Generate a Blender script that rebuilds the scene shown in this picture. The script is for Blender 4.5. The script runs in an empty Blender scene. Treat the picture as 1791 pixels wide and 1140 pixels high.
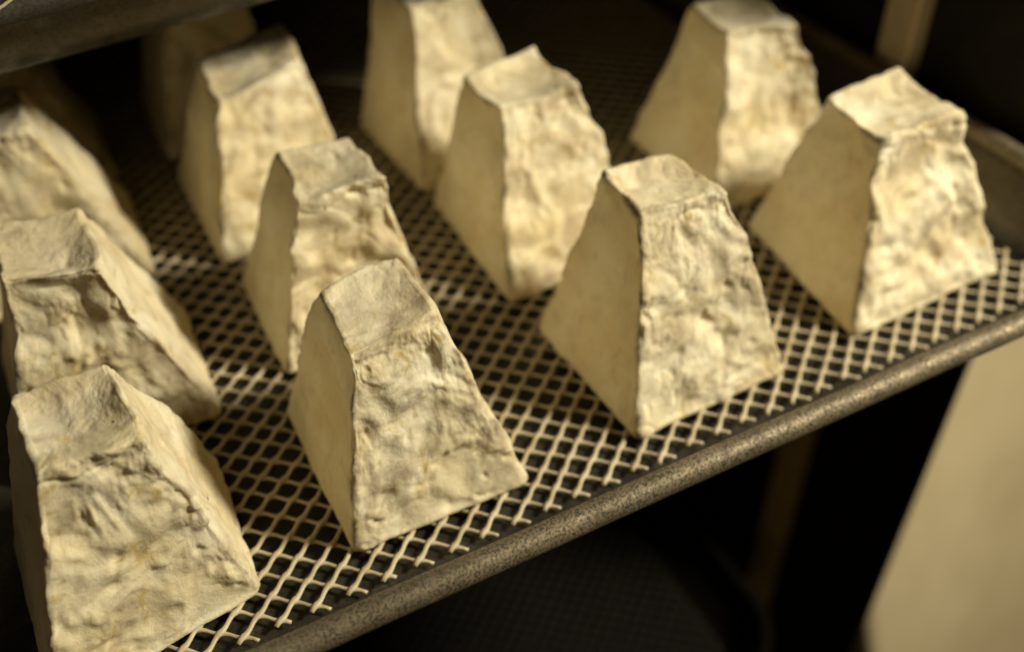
import bpy, math, random
import numpy as np
from mathutils import Matrix, Vector

scene = bpy.context.scene
# ------------------------------------------------------------------ camera
cam = bpy.data.cameras.new('camera')
cam_ob = bpy.data.objects.new('camera', cam)
scene.collection.objects.link(cam_ob)
R = [[0.88719066, -0.32317283, 0.32932060], [-0.46106415, -0.59359508, 0.65959436], [-0.01767989, -0.73702388, -0.67563542]]
CAM = Vector((0.00074458, -0.17758912, 0.26568961))
right = Vector((R[0][0], R[1][0], R[2][0])); down = Vector((R[0][1], R[1][1], R[2][1])); fwd = Vector((R[0][2], R[1][2], R[2][2]))
m = Matrix.Identity(4)
for r in range(3):
    m[r][0] = right[r]; m[r][1] = -down[r]; m[r][2] = -fwd[r]; m[r][3] = CAM[r]
cam_ob.matrix_world = m
cam.sensor_width = 36.0
cam.lens = 36.0 * 1779.252 / 1791.0
cam.clip_start = 0.01; cam.clip_end = 50.0
cam.dof.use_dof = True
cam.dof.focus_distance = 0.290
cam.dof.aperture_fstop = 4.4
cam.dof.aperture_blades = 7
scene.camera = cam_ob
scene.render.resolution_x = 1024; scene.render.resolution_y = 651

# ------------------------------------------------------------------ world, lamps, exposure
world = bpy.data.worlds.new('World'); scene.world = world; world.use_nodes = True
bg = world.node_tree.nodes['Background']
bg.inputs[0].default_value = (1.0, 0.66, 0.26, 1); bg.inputs[1].default_value = 0.008

def area(name, loc, target, size, power, color):
    l = bpy.data.lights.new(name, 'AREA'); l.shape = 'DISK'; l.size = size; l.energy = power; l.color = color
    ob = bpy.data.objects.new(name, l); scene.collection.objects.link(ob)
    ob.location = loc
    ob.rotation_euler = (Vector(target) - Vector(loc)).to_track_quat('-Z', 'Y').to_euler()
    return ob
key = bpy.data.lights.new('key_lamp', 'POINT'); key.energy = 49; key.color = (1.0, 0.92, 0.71); key.shadow_soft_size = 0.09
key_ob = bpy.data.objects.new('key_lamp', key); scene.collection.objects.link(key_ob); key_ob.location = (0.76, -0.30, 0.66)
area('fill_lamp', (-0.55, -0.75, 0.42), (0.15, 0.05, 0.0), 0.5, 0.5, (1.0, 0.64, 0.18))

vs = scene.view_settings
vs.view_transform = 'Standard'; vs.look = 'None'; vs.exposure = 0.0; vs.gamma = 1.0; vs.use_curve_mapping = False

# ------------------------------------------------------------------ helpers
def link(o, parent=None):
    scene.collection.objects.link(o)
    if parent is not None: o.parent = parent
    return o
def tag(o, label=None, cat=None, group=None, kind=None):
    if label: o['label'] = label
    if cat: o['category'] = cat
    if group: o['group'] = group
    if kind: o['kind'] = kind
    return o
def empty(name, loc=(0, 0, 0), rot=(0, 0, 0)):
    o = bpy.data.objects.new(name, None); o.empty_display_size = 0.02
    o.location = loc; o.rotation_euler = rot
    return link(o)
def mesh_obj(name, verts, faces, mat, parent=None, smooth=True):
    me = bpy.data.meshes.new(name)
    me.from_pydata([tuple(map(float, v)) for v in verts], [], [tuple(map(int, f)) for f in faces])
    me.materials.append(mat)
    if smooth: me.polygons.foreach_set('use_smooth', [True] * len(me.polygons))
    me.update()
    return link(bpy.data.objects.new(name, me), parent)
def box(x0, x1, y0, y1, z0, z1, bev=0.0):
    b = min(bev, (x1-x0)/2.1, (y1-y0)/2.1, (z1-z0)/2.1)
    if b <= 0:
        v = [(x, y, z) for z in (z0, z1) for y in (y0, y1) for x in (x0, x1)]
        return v, [(0, 2, 3, 1), (4, 5, 7, 6), (0, 1, 5, 4), (2, 6, 7, 3), (0, 4, 6, 2), (1, 3, 7, 5)]
    import bmesh
    bm = bmesh.new(); bmesh.ops.create_cube(bm, size=1.0)
    for w in bm.verts:
        w.co = Vector((x0 if w.co.x < 0 else x1, y0 if w.co.y < 0 else y1, z0 if w.co.z < 0 else z1))
    bmesh.ops.bevel(bm, geom=bm.edges[:], offset=b, segments=2, affect='EDGES', profile=0.5)
    bm.verts.index_update()
    v = [tuple(w.co) for w in bm.verts]; f = [[w.index for w in fc.verts] for fc in bm.faces]
    bm.free()
    return v, f

# vectorised gradient noise
_rng = np.random.RandomState(7)
_perm = np.concatenate([_rng.permutation(256)] * 3)
_grad = _rng.normal(size=(256, 3)); _grad /= np.linalg.norm(_grad, axis=1)[:, None]
def perlin(p):
    pi = np.floor(p).astype(int); pf = p - pi; pi = pi & 255
    u = pf * pf * pf * (pf * (pf * 6 - 15) + 10)
    out = 0
    for dx in (0, 1):
        for dy in (0, 1):
            for dz in (0, 1):
                hsh = _perm[_perm[_perm[pi[:, 0] + dx] + pi[:, 1] + dy] + pi[:, 2] + dz]
                g = _grad[hsh]
                d = (pf - np.array([dx, dy, dz]))
                w = (u[:, 0] if dx else 1 - u[:, 0]) * (u[:, 1] if dy else 1 - u[:, 1]) * (u[:, 2] if dz else 1 - u[:, 2])
                out = out + w * (g * d).sum(1)
    return out * 1.5
def fbm(p, oct=3, gain=0.5):
    a = 1.0; s = 0
    for k in range(oct):
        s = s + a * perlin(p * (2.03 ** k) + 17.3 * k); a *= gain
    return s

# ------------------------------------------------------------------ materials
class NT:
    def __init__(self, name):
        self.m = bpy.data.materials.new(name); self.m.use_nodes = True
        self.t = self.m.node_tree; self.p = self.t.nodes['Principled BSDF']
        self.co = None
    def n(self, kind, **kw):
        nd = self.t.nodes.new(kind)
        for k, v in kw.items():
            if k in nd.inputs: nd.inputs[k].default_value = v
            else: setattr(nd, k, v)
        return nd
    def l(self, a, b): self.t.links.new(a, b)
    def coords(self, rand=True):
        tc = self.n('ShaderNodeTexCoord')
        if not rand: self.co = tc.outputs['Object']; return
        oi = self.n('ShaderNodeObjectInfo')
        mul = self.n('ShaderNodeMath', operation='MULTIPLY'); mul.inputs[1].default_value = 3.7
        self.l(oi.outputs['Random'], mul.inputs[0])
        ad = self.n('ShaderNodeVectorMath', operation='ADD')
        self.l(tc.outputs['Object'], ad.inputs[0]); self.l(mul.outputs[0], ad.inputs[1])
        self.co = ad.outputs[0]
    def noise(self, scale, detail=3.0, rough=0.5, dist=0.0):
        nd = self.n('ShaderNodeTexNoise'); nd.inputs['Scale'].default_value = scale
        nd.inputs['Detail'].default_value = detail; nd.inputs['Roughness'].default_value = rough
        nd.inputs['Distortion'].default_value = dist
        self.l(self.co, nd.inputs['Vector']); return nd.outputs['Fac']
    def ramp(self, fac, stops):
        nd = self.n('ShaderNodeValToRGB'); e = nd.color_ramp.elements
        while len(e) < len(stops): e.new(0.5)
        for k, (pos, c) in enumerate(stops):
            e[k].position = pos; e[k].color = (c, c, c, 1) if not isinstance(c, tuple) else (*c, 1)
        self.l(fac, nd.inputs[0]); return nd.outputs[0]
    def mix(self, fac, a, b):
        nd = self.n('ShaderNodeMix', data_type='RGBA')
        for idx, v in ((0, fac), (6, a), (7, b)):
            if isinstance(v, (int, float)): nd.inputs[idx].default_value = v
            elif isinstance(v, tuple): nd.inputs[idx].default_value = (*v, 1)
            else: self.l(v, nd.inputs[idx])
        return nd.outputs[2]
    def bump(self, h, strength, dist):
        nd = self.n('ShaderNodeBump'); nd.inputs['Strength'].default_value = strength; nd.inputs['Distance'].default_value = dist
        self.l(h, nd.inputs['Height']); self.l(nd.outputs[0], self.p.inputs['Normal'])
    def set(self, **kw):
        for k, v in kw.items():
            k = k.replace('_', ' ')
            if hasattr(v, 'links') or hasattr(v, 'is_linked'): self.l(v, self.p.inputs[k])
            else: self.p.inputs[k].default_value = v

def cheese_material():
    t = NT('cheese_rind'); t.coords()
    wn = t.n('ShaderNodeAttribute', attribute_name='weathered')
    def gated(fac):
        g = t.n('ShaderNodeMath', operation='MULTIPLY'); t.l(fac, g.inputs[0]); t.l(wn.outputs['Fac'], g.inputs[1]); return g.outputs[0]
    base = t.mix(t.ramp(t.noise(38, 4, 0.6), [(0.36, 0.0), (0.66, 1.0)]), (0.90, 0.82, 0.605), (0.80, 0.67, 0.40))
    base = t.mix(gated(t.ramp(t.noise(75, 5, 0.62, 0.6), [(0.47, 0.0), (0.67, 0.66)])), base, (0.44, 0.335, 0.195))
    an = t.n('ShaderNodeAttribute', attribute_name='crown')
    cm = t.n('ShaderNodeMath', operation='MULTIPLY'); t.l(an.outputs['Fac'], cm.inputs[0]); t.l(t.ramp(t.noise(55, 3, 0.55, 0.5), [(0.40, 0.0), (0.64, 0.5)]), cm.inputs[1])
    base = t.mix(cm.outputs[0], base, (0.46, 0.37, 0.245))
    base = t.mix(gated(t.ramp(t.noise(120, 4, 0.6, 1.0), [(0.57, 0.0), (0.70, 0.8)])), base, (0.52, 0.38, 0.11))
    base = t.mix(t.ramp(t.noise(420, 3, 0.6), [(0.66, 0.0), (0.76, 0.5)]), base, (0.36, 0.27, 0.13))
    vo = t.n('ShaderNodeTexVoronoi'); vo.inputs['Scale'].default_value = 85; t.l(t.co, vo.inputs['Vector'])
    spot = t.ramp(vo.outputs['Distance'], [(0.035, 1.0), (0.06, 0.0)])
    gate = t.ramp(t.noise(60, 2), [(0.55, 0.0), (0.60, 1.0)])
    sm = t.n('ShaderNodeMath', operation='MULTIPLY'); t.l(spot, sm.inputs[0]); t.l(gate, sm.inputs[1])
    base = t.mix(sm.outputs[0], base, (0.07, 0.05, 0.03))
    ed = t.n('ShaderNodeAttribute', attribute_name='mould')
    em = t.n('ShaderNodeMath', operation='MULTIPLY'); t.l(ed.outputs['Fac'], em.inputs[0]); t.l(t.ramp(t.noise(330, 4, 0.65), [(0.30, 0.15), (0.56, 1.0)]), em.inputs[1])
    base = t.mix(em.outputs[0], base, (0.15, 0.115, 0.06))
    t.set(Base_Color=base, Roughness=0.62)
    t.set(Specular_IOR_Level=0.4)
    t.set(Subsurface_Weight=0.22, Subsurface_Radius=(1.0, 0.62, 0.25), Subsurface_Scale=0.003)
    h = t.n('ShaderNodeMath', operation='ADD'); t.l(t.noise(900, 4, 0.65), h.inputs[0])
    h2 = t.n('ShaderNodeMath', operation='MULTIPLY'); t.l(t.noise(260, 4, 0.6, 0.8), h2.inputs[0]); h2.inputs[1].default_value = 2.2
    t.l(h2.outputs[0], h.inputs[1])
    t.bump(h.outputs[0], 0.32, 0.0006)
    return t.m
def metal_material(name, base, dark, dirt, rough, metallic, speck=1.0):
    t = NT(name); t.coords()
    c = t.mix(t.ramp(t.noise(60, 5, 0.6), [(0.35, 0.0), (0.7, 1.0)]), base, tuple(x * 0.6 for x in base))
    c = t.mix(t.ramp(t.noise(1050, 5, 0.72), [(0.46, 0.0), (0.58, 0.85 * speck)]), c, dark)
    c = t.mix(t.ramp(t.noise(25, 4, 0.6, 1.0), [(0.52, 0.0), (0.75, 0.8)]), c, dirt)
    t.set(Base_Color=c, Metallic=metallic)
    t.set(Roughness=t.ramp(t.noise(300, 4, 0.6), [(0.3, rough - 0.1), (0.7, rough + 0.15)]))
    t.bump(t.noise(1100, 3, 0.6), 0.35, 0.0003)
    return t.m
def floor_material():
    t = NT('stained_pan'); t.coords()
    c = t.mix(t.ramp(t.noise(45, 6, 0.65, 0.8), [(0.35, 0.0), (0.7, 1.0)]), (0.046, 0.040, 0.028), (0.020, 0.017, 0.012))
    c = t.mix(t.ramp(t.noise(160, 5, 0.6, 1.2), [(0.58, 0.0), (0.72, 0.7)]), c, (0.105, 0.09, 0.06))
    sp = t.n('ShaderNodeSeparateXYZ'); tc = t.n('ShaderNodeTexCoord'); t.l(tc.outputs['Object'], sp.inputs[0])
    mr = t.n('ShaderNodeMapRange'); mr.inputs[1].default_value = 0.0005; mr.inputs[2].default_value = 0.004; t.l(sp.outputs[2], mr.inputs[0])
    c = t.mix(mr.outputs[0], c, t.mix(t.ramp(t.noise(80, 5, 0.6), [(0.35, 0.0), (0.7, 1.0)]), (0.15, 0.118, 0.068), (0.085, 0.066, 0.038)))
    c = t.mix(t.ramp(t.noise(900, 4, 0.7), [(0.48, 0.0), (0.60, 0.7)]), c, (0.014, 0.011, 0.007))
    t.set(Base_Color=c, Metallic=0.0, Roughness=t.ramp(t.noise(110, 4, 0.6), [(0.35, 0.3), (0.65, 0.65)]))
    t.bump(t.noise(220, 4, 0.6), 0.4, 0.0008)
    return t.m
def net_material(name, col, col2):
    t = NT(name); t.coords()
    c = t.mix(t.ramp(t.noise(70, 3, 0.6), [(0.4, 0.0), (0.7, 1.0)]), col, col2)
    t.set(Base_Color=c, Roughness=0.42)
    t.set(Subsurface_Weight=0.0)
    t.bump(t.noise(700, 2, 0.5), 0.2, 0.0002)
    return t.m
def plain(name, col, col2, scale, rough, metallic=0.0, bump=0.0, spec=0.5):
    t = NT(name); t.coords()
    c = t.mix(t.ramp(t.noise(scale, 4, 0.6), [(0.35, 0.0), (0.7, 1.0)]), col, col2)
    t.set(Base_Color=c, Roughness=rough, Metallic=metallic)
    t.set(Specular_IOR_Level=spec)
    if bump: t.bump(t.noise(scale * 8, 3, 0.6), 0.4, bump)
    return t.m

M_CHEESE = cheese_material()
M_BEAD = metal_material('worn_aluminium', (0.33, 0.262, 0.165), (0.04, 0.042, 0.03), (0.15, 0.12, 0.08), 0.58, 0.5)
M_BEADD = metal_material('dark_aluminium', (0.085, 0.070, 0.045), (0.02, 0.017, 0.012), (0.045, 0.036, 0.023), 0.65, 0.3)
M_PAN = floor_material()
M_NET = net_material('cream_plastic', (0.64, 0.55, 0.37), (0.46, 0.37, 0.22))
M_NETD = net_material('shaded_plastic', (0.014, 0.011, 0.006), (0.008, 0.006, 0.0035))  # lower netting: the gloom below the tray is put into its colour
M_POST = plain('painted_steel', (0.80, 0.67, 0.45), (0.70, 0.58, 0.37), 30, 0.5, 0.2, 0.0005)
M_PANEL = plain('cream_board', (0.68, 0.56, 0.345), (0.50, 0.395, 0.22), 5, 0.6, 0.0, 0.001)
M_RAIL = plain('blackened_steel', (0.022, 0.019, 0.014), (0.014, 0.012, 0.009), 40, 0.8, spec=0.08)
M_DARK = plain('shaded_pan', (0.004, 0.0032, 0.002), (0.0026, 0.002, 0.0013), 50, 0.8, spec=0.06)  # lower tray: near-black colour stands in for the shade beneath the cheeses
M_WALL = plain('dark_plaster', (0.022, 0.017, 0.012), (0.014, 0.011, 0.008), 6, 0.9)

# ------------------------------------------------------------------ setting
v, f = box(-1.5, 2.6, 1.30, 1.36, -1.9, 1.2)
tag(mesh_obj('wall', v, f, M_WALL, None, False), kind='structure')

# ------------------------------------------------------------------ trays
def ring(x0, x1, y0, y1, rad, n=7):
    pts = []
    for cx, cy, a0 in ((x1 - rad, y0 + rad, -90), (x1 - rad, y1 - rad, 0), (x0 + rad, y1 - rad, 90), (x0 + rad, y0 + rad, 180)):
        for k in range(n + 1):
            a = math.radians(a0 + 90 * k / n); pts.append((cx + rad * math.cos(a), cy + rad * math.sin(a)))
    return pts
TX0, TX1, TY0, TY1 = -0.062, 0.334, -0.0035, 0.435          # floor rectangle
def make_tray(label, loc, rot, pan_mat, bead_mat):
    root = empty('baking_tray', loc, rot); tag(root, label, 'tray', 'baking trays in the rack')
    # (outset, z): floor edge -> sloping wall -> bead
    prof = [(-0.012, -0.0030), (0.0, -0.0028), (0.003, -0.0012), (0.0170, 0.0205), (0.0185, 0.0222)]
    prof += [(0.0150, 0.0205)][:0]
    rings = [[(x, y, z) for x, y in ring(TX0 - o, TX1 + o, TY0 - o, TY1 + o, 0.022 + o)] for o, z in prof]
    back = [(0.0185, 0.0195), (0.0050, -0.0022), (0.0015, -0.0042), (-0.012, -0.0044)]
    rings += [[(x, y, z) for x, y in ring(TX0 - o, TX1 + o, TY0 - o, TY1 + o, 0.022 + o)] for o, z in back]
    n = len(rings[0]); V = [p for r_ in rings for p in r_]; Fc = []
    for k in range(len(rings) - 1):
        for q in range(n): Fc.append((k * n + q, (k + 1) * n + q, (k + 1) * n + (q + 1) % n, k * n + (q + 1) % n))
    Fc.append(list(range(n))); Fc.append([(len(rings) - 1) * n + q for q in reversed(range(n))])
    mesh_obj('pan', V, Fc, pan_mat, root)
    # rolled bead: tube swept round the rim with slight dents
    br, oc, zc = 0.0043, 0.0216, 0.0238; ns = 16
    path = ring(TX0 - oc, TX1 + oc, TY0 - oc, TY1 + oc, 0.022 + oc, 9)
    dense = []
    for k in range(len(path)):
        a_, b_ = np.array(path[k]), np.array(path[(k + 1) % len(path)])
        st = max(1, int(np.linalg.norm(b_ - a_) / 0.006))
        for s in range(st): dense.append(a_ + (b_ - a_) * s / st)
    P = np.array(dense); T = np.roll(P, -1, 0) - np.roll(P, 1, 0); T /= np.linalg.norm(T, axis=1)[:, None]
    N = np.stack([T[:, 1], -T[:, 0]], 1)
    V = []; Fc = []
    wob = perlin(np.stack([P[:, 0] * 22, P[:, 1] * 22, np.zeros(len(P))], 1)) * 0.0005
    for k in range(len(P)):
        for s in range(ns):
            a = 2 * math.pi * s / ns; rr = br + 0.15 * wob[k]
            V.append((P[k, 0] + N[k, 0] * rr * math.cos(a), P[k, 1] + N[k, 1] * rr * math.cos(a), zc + wob[k] + rr * math.sin(a)))
    L = len(P)
    for k in range(L):
        for s in range(ns): Fc.append((k * ns + s, ((k + 1) % L) * ns + s, ((k + 1) % L) * ns + (s + 1) % ns, k * ns + (s + 1) % ns))
    mesh_obj('rim_bead', V, Fc, bead_mat, root)
    return root
make_tray('worn grey metal tray with a rounded rim holding the netting and cheeses', (0, 0, 0), (0, 0, 0), M_PAN, M_BEAD)
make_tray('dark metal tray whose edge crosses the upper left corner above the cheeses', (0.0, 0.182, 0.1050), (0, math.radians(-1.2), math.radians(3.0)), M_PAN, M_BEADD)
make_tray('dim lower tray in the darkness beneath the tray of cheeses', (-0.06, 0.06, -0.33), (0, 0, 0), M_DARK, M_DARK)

# ------------------------------------------------------------------ netting
A = np.array([0.00564722, 0.00463952]); B = np.array([0.00556299, -0.00459489])
def strand_mesh(name, pts, rad, ns=6):
    P = np.array(pts); T = np.gradient(P, axis=0); T /= np.linalg.norm(T, axis=1)[:, None]
    S = np.stack([T[:, 1], -T[:, 0], np.zeros(len(P))], 1); S /= np.linalg.norm(S, axis=1)[:, None]
    U = np.cross(S, T)
    ang = 2 * math.pi * np.arange(ns) / ns
    V = (P[:, None, :] + S[:, None, :] * (np.cos(ang)[None, :, None] * rad[:, None, None] * 1.1) + U[:, None, :] * (np.sin(ang)[None, :, None] * rad[:, None, None] * 0.80)).reshape(-1, 3)
    Fc = []
    for k in range(len(P) - 1):
        for s in range(ns): Fc.append((k * ns + s, k * ns + (s + 1) % ns, (k + 1) * ns + (s + 1) % ns, (k + 1) * ns + s))
    Fc.append(list(reversed(range(ns)))); Fc.append([(len(P) - 1) * ns + s for s in range(ns)])
    return V, Fc
def net_strands(x0, x1, y0, y1, seg=5, seed=1):
    rnd = random.Random(seed); out = []
    def sag(x, y): return 0.0004 * math.sin(x * 37 + 1) * math.cos(y * 31)
    for fam in (0, 1):
        for idx in range(-70, 120):
            pts = []; rad = []
            e_hi = rnd.uniform(-0.0006, 0.0004)
            for k in range(-70 * seg, 110 * seg):
                s = k / seg
                w = s - 0.42 * math.sin(2 * math.pi * s) / (2 * math.pi)
                if fam == 0:                                    # follows A, upper layer
                    q = idx * B + np.array([s * A[0], w * A[1]]); z = 0.00035; lo = y0 + e_hi
                else:
                    q = idx * A + np.array([s * B[0], w * B[1]]); z = -0.00045; lo = y0 - 0.0006 + e_hi
                if q[0] < x0 or q[0] > x1 or q[1] < lo or q[1] > y1: continue
                node = math.cos(math.pi * s) ** 2
                pts.append((q[0] + 0.00025 * math.sin(idx * 1.7 + s * 0.6), q[1] + 0.00025 * math.sin(idx * 2.3 + s * 0.5), z + sag(*q)))
                rad.append((0.00070 if fam == 0 else 0.00058) + 0.00040 * node ** 3)
            if len(pts) > seg: out.append((pts, np.array(rad)))
    return out
net = empty('plastic_net', (0, 0, 0)); tag(net, 'cream plastic diamond netting lining the tray under the cheeses', 'netting')
for pts, rad in net_strands(-0.046, 0.3315, -0.0022, 0.415):
    v, f = strand_mesh('strand', pts, rad)
    mesh_obj('strand', v, f, M_NET, net)
V = []; Fc = []
for pts, rad in net_strands(-0.05, 0.33, -0.0022, 0.30, 3, 5):
    v, f = strand_mesh('strand', pts, rad, 5)
    off = len(V); V += list(v); Fc += [tuple(i + off for i in q) for q in f]
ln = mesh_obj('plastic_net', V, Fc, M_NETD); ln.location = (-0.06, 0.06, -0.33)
tag(ln, 'shaded diamond netting lying on the dim lower tray', 'netting', kind='stuff')

edge_pts = [(-0.03, 0.18, 0.1231), (-0.02, 0.167, 0.1336), (-0.012, 0.1545, 0.1351), (-0.007, 0.1515, 0.1319), (-0.0039, 0.1515, 0.1325), (-0.0021, 0.1518, 0.1332), (0.0001, 0.1522, 0.1342), (0.003, 0.154, 0.1359), (0.008, 0.162, 0.1361), (0.016, 0.18, 0.1231)]
curve = []
for k in range(len(edge_pts) - 1):
    p0, p1, p2, p3 = (np.array(edge_pts[max(0, min(len(edge_pts) - 1, k + d))]) for d in (-1, 0, 1, 2))
    for q in range(6):
        u = q / 6
        curve.append(0.5 * (2 * p1 + (p2 - p0) * u + (2 * p0 - 5 * p1 + 4 * p2 - p3) * u * u + (3 * p1 - p0 - 3 * p2 + p3) * u ** 3))
v, f = strand_mesh('net_strand', curve, np.full(len(curve), 0.0006), 8)
tag(mesh_obj('net_strand', v, f, M_NET), 'pale net strand curling over the upper tray edge in the top left corner', 'net strand')

# ------------------------------------------------------------------ cheeses
def cheese(name, H, base, top, seed, n, label, lump=1.0, rough=1.0, seam=1.0):
    base = [np.array([*p, 0.0004]) for p in base]; top = [np.array([*p, H]) for p in top]   # FL FR BR BL
    c = (sum(base) / 4); c[2] = 0
    idx = []
    rng = np.arange(n + 1); g1, g2 = np.meshgrid(rng, rng, indexing='ij')
    faces_ijk = []
    for ax in range(3):
        for side in (0, n):
            k = np.empty(((n + 1), (n + 1), 3), int); o = [q for q in range(3) if q != ax]
            k[..., ax] = side; k[..., o[0]] = g1; k[..., o[1]] = g2
            if (side == 0) ^ (ax == 1): k = k.transpose(1, 0, 2)
            faces_ijk.append(k)
    alli = np.concatenate([k.reshape(-1, 3) for k in faces_ijk])
    key = (alli[:, 0] * (n + 1) + alli[:, 1]) * (n + 1) + alli[:, 2]
    uq, first, inv = np.unique(key, return_index=True, return_inverse=True); inv = inv.reshape(-1)
    ijk = alli[first].astype(float)
    F4 = []; off = 0
    for k in faces_ijk:
        s = k.shape[0]; I = inv[off:off + s * s].reshape(s, s); off += s * s
        F4.append(np.stack([I[:-1, :-1], I[1:, :-1], I[1:, 1:], I[:-1, 1:]], -1).reshape(-1, 4))
    F4 = np.concatenate(F4)
    t = 2 * ijk / n - 1
    q0 = 0.5 * t + 0.5 * np.sin(np.pi / 2 * t)                         # cube coords, denser near edges
    r = np.array([0.11, 0.11, 0.075])
    inner = np.clip(q0, -(1 - r), 1 - r); d = (q0 - inner) / r
    nl = np.linalg.norm(d, axis=1); nl[nl == 0] = 1
    mx = np.abs(d).max(1)
    q = inner + d / nl[:, None] * np.minimum(mx, 1)[:, None] * r
    u, v_, w = (q[:, 0] + 1) / 2, (q[:, 1] + 1) / 2, (q[:, 2] + 1) / 2
    # slightly flared profile: the sides are a little hollow towards the top
    wx = w
    def quad(Q): return ((1 - u) * (1 - v_))[:, None] * Q[0] + (u * (1 - v_))[:, None] * Q[1] + (u * v_)[:, None] * Q[2] + ((1 - u) * v_)[:, None] * Q[3]
    P = quad(base) * (1 - wx)[:, None] + quad(top) * wx[:, None]
    P = P - c
    def normals(P):
        a, b, c_, d_ = (P[F4[:, k]] for k in range(4))
        fn = np.cross(c_ - a, d_ - b); N = np.zeros_like(P)
        for k in range(4): np.add.at(N, F4[:, k], fn)
        return N / np.maximum(np.linalg.norm(N, axis=1), 1e-12)[:, None]
    N = normals(P)
    if (N * (P - P.mean(0))).sum() < 0:
        F4 = F4[:, ::-1]; N = -N
    so = np.array([seed * 3.17, seed * 7.31, seed * 1.93])
    e = np.abs(q0)
    ft = np.clip((q0[:, 2] - 0.80) / 0.2, 0, 1) * (e[:, 0] < .999)
    istop = np.clip((N[:, 2] - 0.55) / 0.35, 0, 1); istop = istop * istop * (3 - 2 * istop)
    side = 1 - istop
    front = np.clip(-N[:, 1], 0, 1); left = np.clip(-N[:, 0], 0, 1); rightf = np.clip(N[:, 0], 0, 1)
    rmask = rough * (0.34 + 1.3 * front + 0.30 * istop + 0.45 * rightf)
    hx = istop * (1 - q0[:, 0] ** 2) * (1 - q0[:, 1] ** 2)
    hs = (1 - istop) * (1 - e[:, 2] ** 2) * (1 - np.minimum(e[:, 0], e[:, 1]) ** 2)
    D = -0.0032 * hx - (0.0009 + 0.0017 * front) * hs
    warp = np.stack([perlin(P / 0.017 + so + 211 + 7 * k) for k in range(3)], 1) * 0.006
    Q = P + warp
    D += rmask * (lump * 0.0016 * perlin(Q / 0.019 + so) + 0.00105 * perlin(Q / 0.0085 + so + 9))
    local = np.clip(0.55 + 1.1 * perlin(P / 0.016 + so + 150), 0, 1)          # rough and velvety areas
    D += rmask * local * (0.00055 * fbm(Q / 0.0045 + so + 19, 3, 0.55))
    fold = np.clip(1 - np.abs(perlin(Q / 0.013 + so + 31)) * 7, 0, 1)            # a few sharp creases
    D -= rmask * 0.00040 * fold ** 2 * np.clip(perlin(P / 0.018 + so + 88) * 2.5, 0, 1)
    pit = np.clip(perlin(P / 0.0055 + so + 50) - 0.42, 0, 1)
    D -= rmask * 0.0022 * pit
    # ragged raised lips along the edges
    srt = np.sort(e, axis=1); edge = np.exp(-((1 - srt[:, 1]) / 0.055) ** 2)
    D += edge * (0.0007 * fbm(P / 0.0065 + so + 70, 2) + 0.00025)
    # broken seam where the top folds over the front and sides
    w0 = 0.88 + 0.075 * perlin(P * np.array([1, 1, 0.0]) / 0.013 + so + 5)
    sm = np.exp(-((q0[:, 2] - w0) / 0.022) ** 2) * np.clip(perlin(P / 0.014 + so + 77) * 2.5 + 0.25, 0, 1) * (0.25 + 0.75 * front) * side
    D -= seam * 0.0007 * sm
    D *= np.clip((q0[:, 2] + 1.02) / 0.12, 0.15, 1)
    P = P + N * D[:, None]
    # slow wander of the whole outline
    amp = (0.0023 * np.clip((w + 0.2), 0, 1))[:, None]
    W = np.stack([fbm(P / 0.028 + so + 100 + 13 * k, 2) for k in range(3)], 1); W[:, 2] *= 0.6
    P = P + W * amp
    P[:, 2] = np.maximum(P[:, 2], 0.0004)
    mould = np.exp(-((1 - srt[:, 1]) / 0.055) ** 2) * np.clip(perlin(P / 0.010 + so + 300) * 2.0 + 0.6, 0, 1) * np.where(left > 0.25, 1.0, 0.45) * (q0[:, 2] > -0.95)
    me = bpy.data.meshes.new(name)
    me.vertices.add(len(P)); me.vertices.foreach_set('co', P.astype(np.float32).ravel())
    nf = len(F4); me.loops.add(nf * 4); me.loops.foreach_set('vertex_index', F4.astype(np.int32).ravel())
    me.polygons.add(nf); me.polygons.foreach_set('loop_start', np.arange(0, nf * 4, 4, dtype=np.int32))
    me.polygons.foreach_set('loop_total', np.full(nf, 4, np.int32)); me.polygons.foreach_set('use_smooth', np.ones(nf, bool))
    me.materials.append(M_CHEESE); me.update(calc_edges=True)
    at = me.attributes.new('mould', 'FLOAT', 'POINT'); at.data.foreach_set('value', mould.astype(np.float32))
    at = me.attributes.new('weathered', 'FLOAT', 'POINT'); at.data.foreach_set('value', np.clip(0.40 + 0.7 * front + 0.5 * istop + 0.4 * rightf, 0, 1).astype(np.float32))
    at = me.attributes.new('crown', 'FLOAT', 'POINT'); at.data.foreach_set('value', (istop * np.clip(hx * 2.2, 0, 1)).astype(np.float32))
    o = link(bpy.data.objects.new(name, me)); o.location = c
    tag(o, label, 'cheese', 'pyramid cheeses standing in rows on the tray')
    return o

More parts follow.
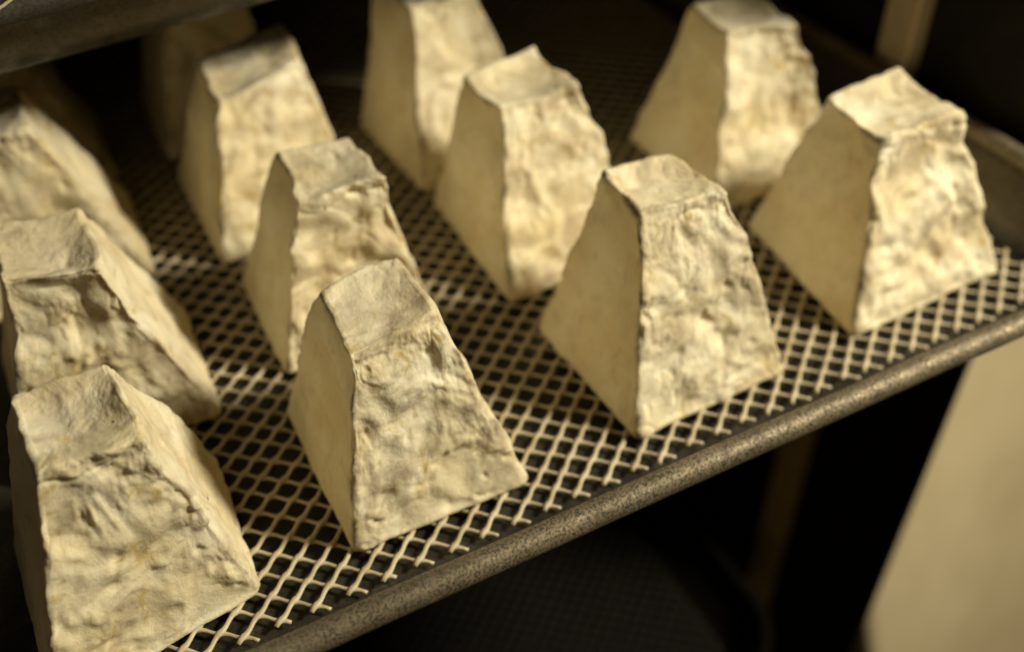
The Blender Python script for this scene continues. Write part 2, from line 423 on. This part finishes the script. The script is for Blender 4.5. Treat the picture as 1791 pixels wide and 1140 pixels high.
CH = [
 (0.068, [(-.0535, -.0010), (.0095, .0110), (.0120, .0720), (-.0560, .0680)], [(-.0341, .0226), (-.0070, .0240), (-.0092, .0590), (-.0360, .0567)], 41, 104, 'nearest pyramid cheese in the bottom left corner, cut off by the frame'),
 (0.068, [(-.0470, .0880), (.0195, .0880), (.0210, .1520), (-.0480, .1550)], [(-.0308, .1090), (-.0030, .0995), (-.0022, .1355), (-.0290, .1405)], 2, 90, 'pyramid cheese in the leftmost column directly behind the bottom left cheese'),
 (0.074, [(-.0520, .1770), (.0165, .1765), (.0190, .2450), (-.0520, .2450)], [(-.0400, .1885), (-.0105, .1865), (-.0110, .2210), (-.0410, .2210)], 3, 64, 'third pyramid cheese back in the leftmost column, its left side cut off by the frame'),
 (0.068, [(-.0520, .2580), (.0180, .2580), (.0180, .3250), (-.0520, .3250)], [(-.0380, .2760), (-.0090, .2760), (-.0090, .3080), (-.0380, .3080)], 4, 48, 'blurred brown shaded pyramid cheese under the upper tray at the far left'),
 (0.067, [(.0380, .0100), (.1006, .0092), (.1015, .0805), (.0376, .0812)], [(.0528, .0280), (.0805, .0312), (.0822, .0625), (.0534, .0592)], 45, 112, 'sharply focused pyramid cheese standing front centre beside the rim'),
 (0.068, [(.0436, .0955), (.1060, .0955), (.1080, .1585), (.0444, .1575)], [(.0626, .1040), (.0930, .1034), (.0930, .1338), (.0645, .1362)], 6, 90, 'pyramid cheese directly behind the sharp front centre one'),
 (0.068, [(.0405, .1695), (.1080, .1770), (.1110, .2470), (.0402, .2460)], [(.0563, .1812), (.0960, .1978), (.0988, .2340), (.0577, .2200)], 7, 64, 'blurred pyramid cheese third back in the second column, its grey top half shaded'),
 (0.068, [(.0395, .2600), (.1060, .2600), (.1060, .3270), (.0400, .3270)], [(.0575, .2790), (.0900, .2790), (.0900, .3110), (.0580, .3110)], 8, 48, 'dark blurred pyramid cheese half hidden beneath the upper tray edge'),
 (0.072, [(.1400, .0077), (.2074, .0097), (.2060, .0775), (.1365, .0750)], [(.1537, .0365), (.1882, .0357), (.1870, .0650), (.1586, .0660)], 29, 104, 'front row pyramid cheese right of the sharp centre one, with a cracked top edge'),
 (0.071, [(.1344, .0914), (.2020, .0935), (.2030, .1660), (.1351, .1705)], [(.1468, .1209), (.1813, .1220), (.1815, .1582), (.1444, .1463)], 10, 80, 'pyramid cheese of the middle row standing third from the left'),
 (0.074, [(.1348, .1767), (.2020, .1790), (.2000, .2470), (.1303, .2460)], [(.1490, .2080), (.1790, .2090), (.1780, .2380), (.1450, .2380)], 11, 64, 'blurred back row pyramid cheese whose top is cut off by the frame near the middle'),
 (0.067, [(.2380, .0117), (.3170, .0147), (.3230, .0910), (.2466, .0897)], [(.2592, .0410), (.2962, .0410), (.3015, .0776), (.2623, .0742)], 12, 96, 'rightmost pyramid cheese standing nearest the end of the tray'),
 (0.070, [(.2400, .1005), (.3100, .1030), (.3100, .1740), (.2393, .1730)], [(.2568, .1300), (.2874, .1209), (.2920, .1540), (.2603, .1586)], 13, 80, 'blurred pyramid cheese behind the rightmost front cheese'),
]
for H, b_, t_, seed, n, label in CH:
    cheese('pyramid_cheese', H, b_, t_, seed, n, label, 0.7 if seed in (41, 45) else 1.0)

# ------------------------------------------------------------------ rack
rack = empty('tray_rack', (0.41, 0.16, -0.8)); tag(rack, 'dark rack with a brown steel post, standing behind the rightmost cheese', 'rack')
def rack_part(name, args, bev=0.002):
    v, f = box(*args, bev); o = mesh_obj(name, v, f, M_RAIL if name == 'side_panel' else M_POST, rack, False); o.location = (-0.41, -0.16, 0.8); return o
for sx in (0, 1):
    f_ = (lambda a0, a1: (a0, a1)) if sx == 0 else (lambda a0, a1: (0.272 - a1, 0.272 - a0))
    X = lambda a0, a1: f_(a0, a1)
    rack_part('side_panel', (*X(0.3725, 0.3760), 0.047 if sx == 0 else -0.12, 0.47, -1.5, 0.75), 0.0008)  # left panel, out of view, is brought in and forward to block the fill
    rack_part('post', (*X(0.3625, 0.3725), 0.126, 0.146, -1.5, 0.75), 0.0015)
    for yy in (0.135,):
        for zz in (-0.52, -0.40, -0.28, -0.16, -0.04, 0.24, 0.36):
            rack_part('bolt', (*X(0.3600, 0.3625), yy - 0.004, yy + 0.004, zz - 0.004, zz + 0.004), 0.0012)
# ------------------------------------------------------------------ cream panel beyond the rack
def panel():
    nx, nz = 60, 60; x0, x1, z0, z1 = 0.0, 0.75, -0.95, 0.0; th = 0.012
    V = []; Fc = []
    for sgn in (0, 1):
        for k in range(nz + 1):
            for i in range(nx + 1):
                x = x0 + (x1 - x0) * i / nx; z = z0 + (z1 - z0) * k / nz
                y = 0.003 * math.sin(x * 19 + z * 9) + 0.0015 * math.sin(x * 43 - z * 5 + 1)
                V.append((x, y + sgn * th, z))
    W = nx + 1; S = W * (nz + 1)
    for k in range(nz):
        for i in range(nx):
            a = k * W + i
            Fc.append((a, a + 1, a + W + 1, a + W)); Fc.append((S + a, S + a + W, S + a + W + 1, S + a + 1))
    bd = [i for i in range(nx + 1)] + [k * W + nx for k in range(1, nz + 1)] + [nz * W + i for i in range(nx - 1, -1, -1)] + [k * W for k in range(nz - 1, 0, -1)]
    for a, b in zip(bd, bd[1:] + bd[:1]): Fc.append((b, a, S + a, S + b))
    o = mesh_obj('cream_board', V, Fc, M_PANEL); o.location = (0.385, 0.16, -0.14); o.rotation_euler = (math.radians(-20), math.radians(-1.5), math.radians(10))
    tag(o, 'pale cream board in the lower right corner beyond the rack', 'board')
panel()
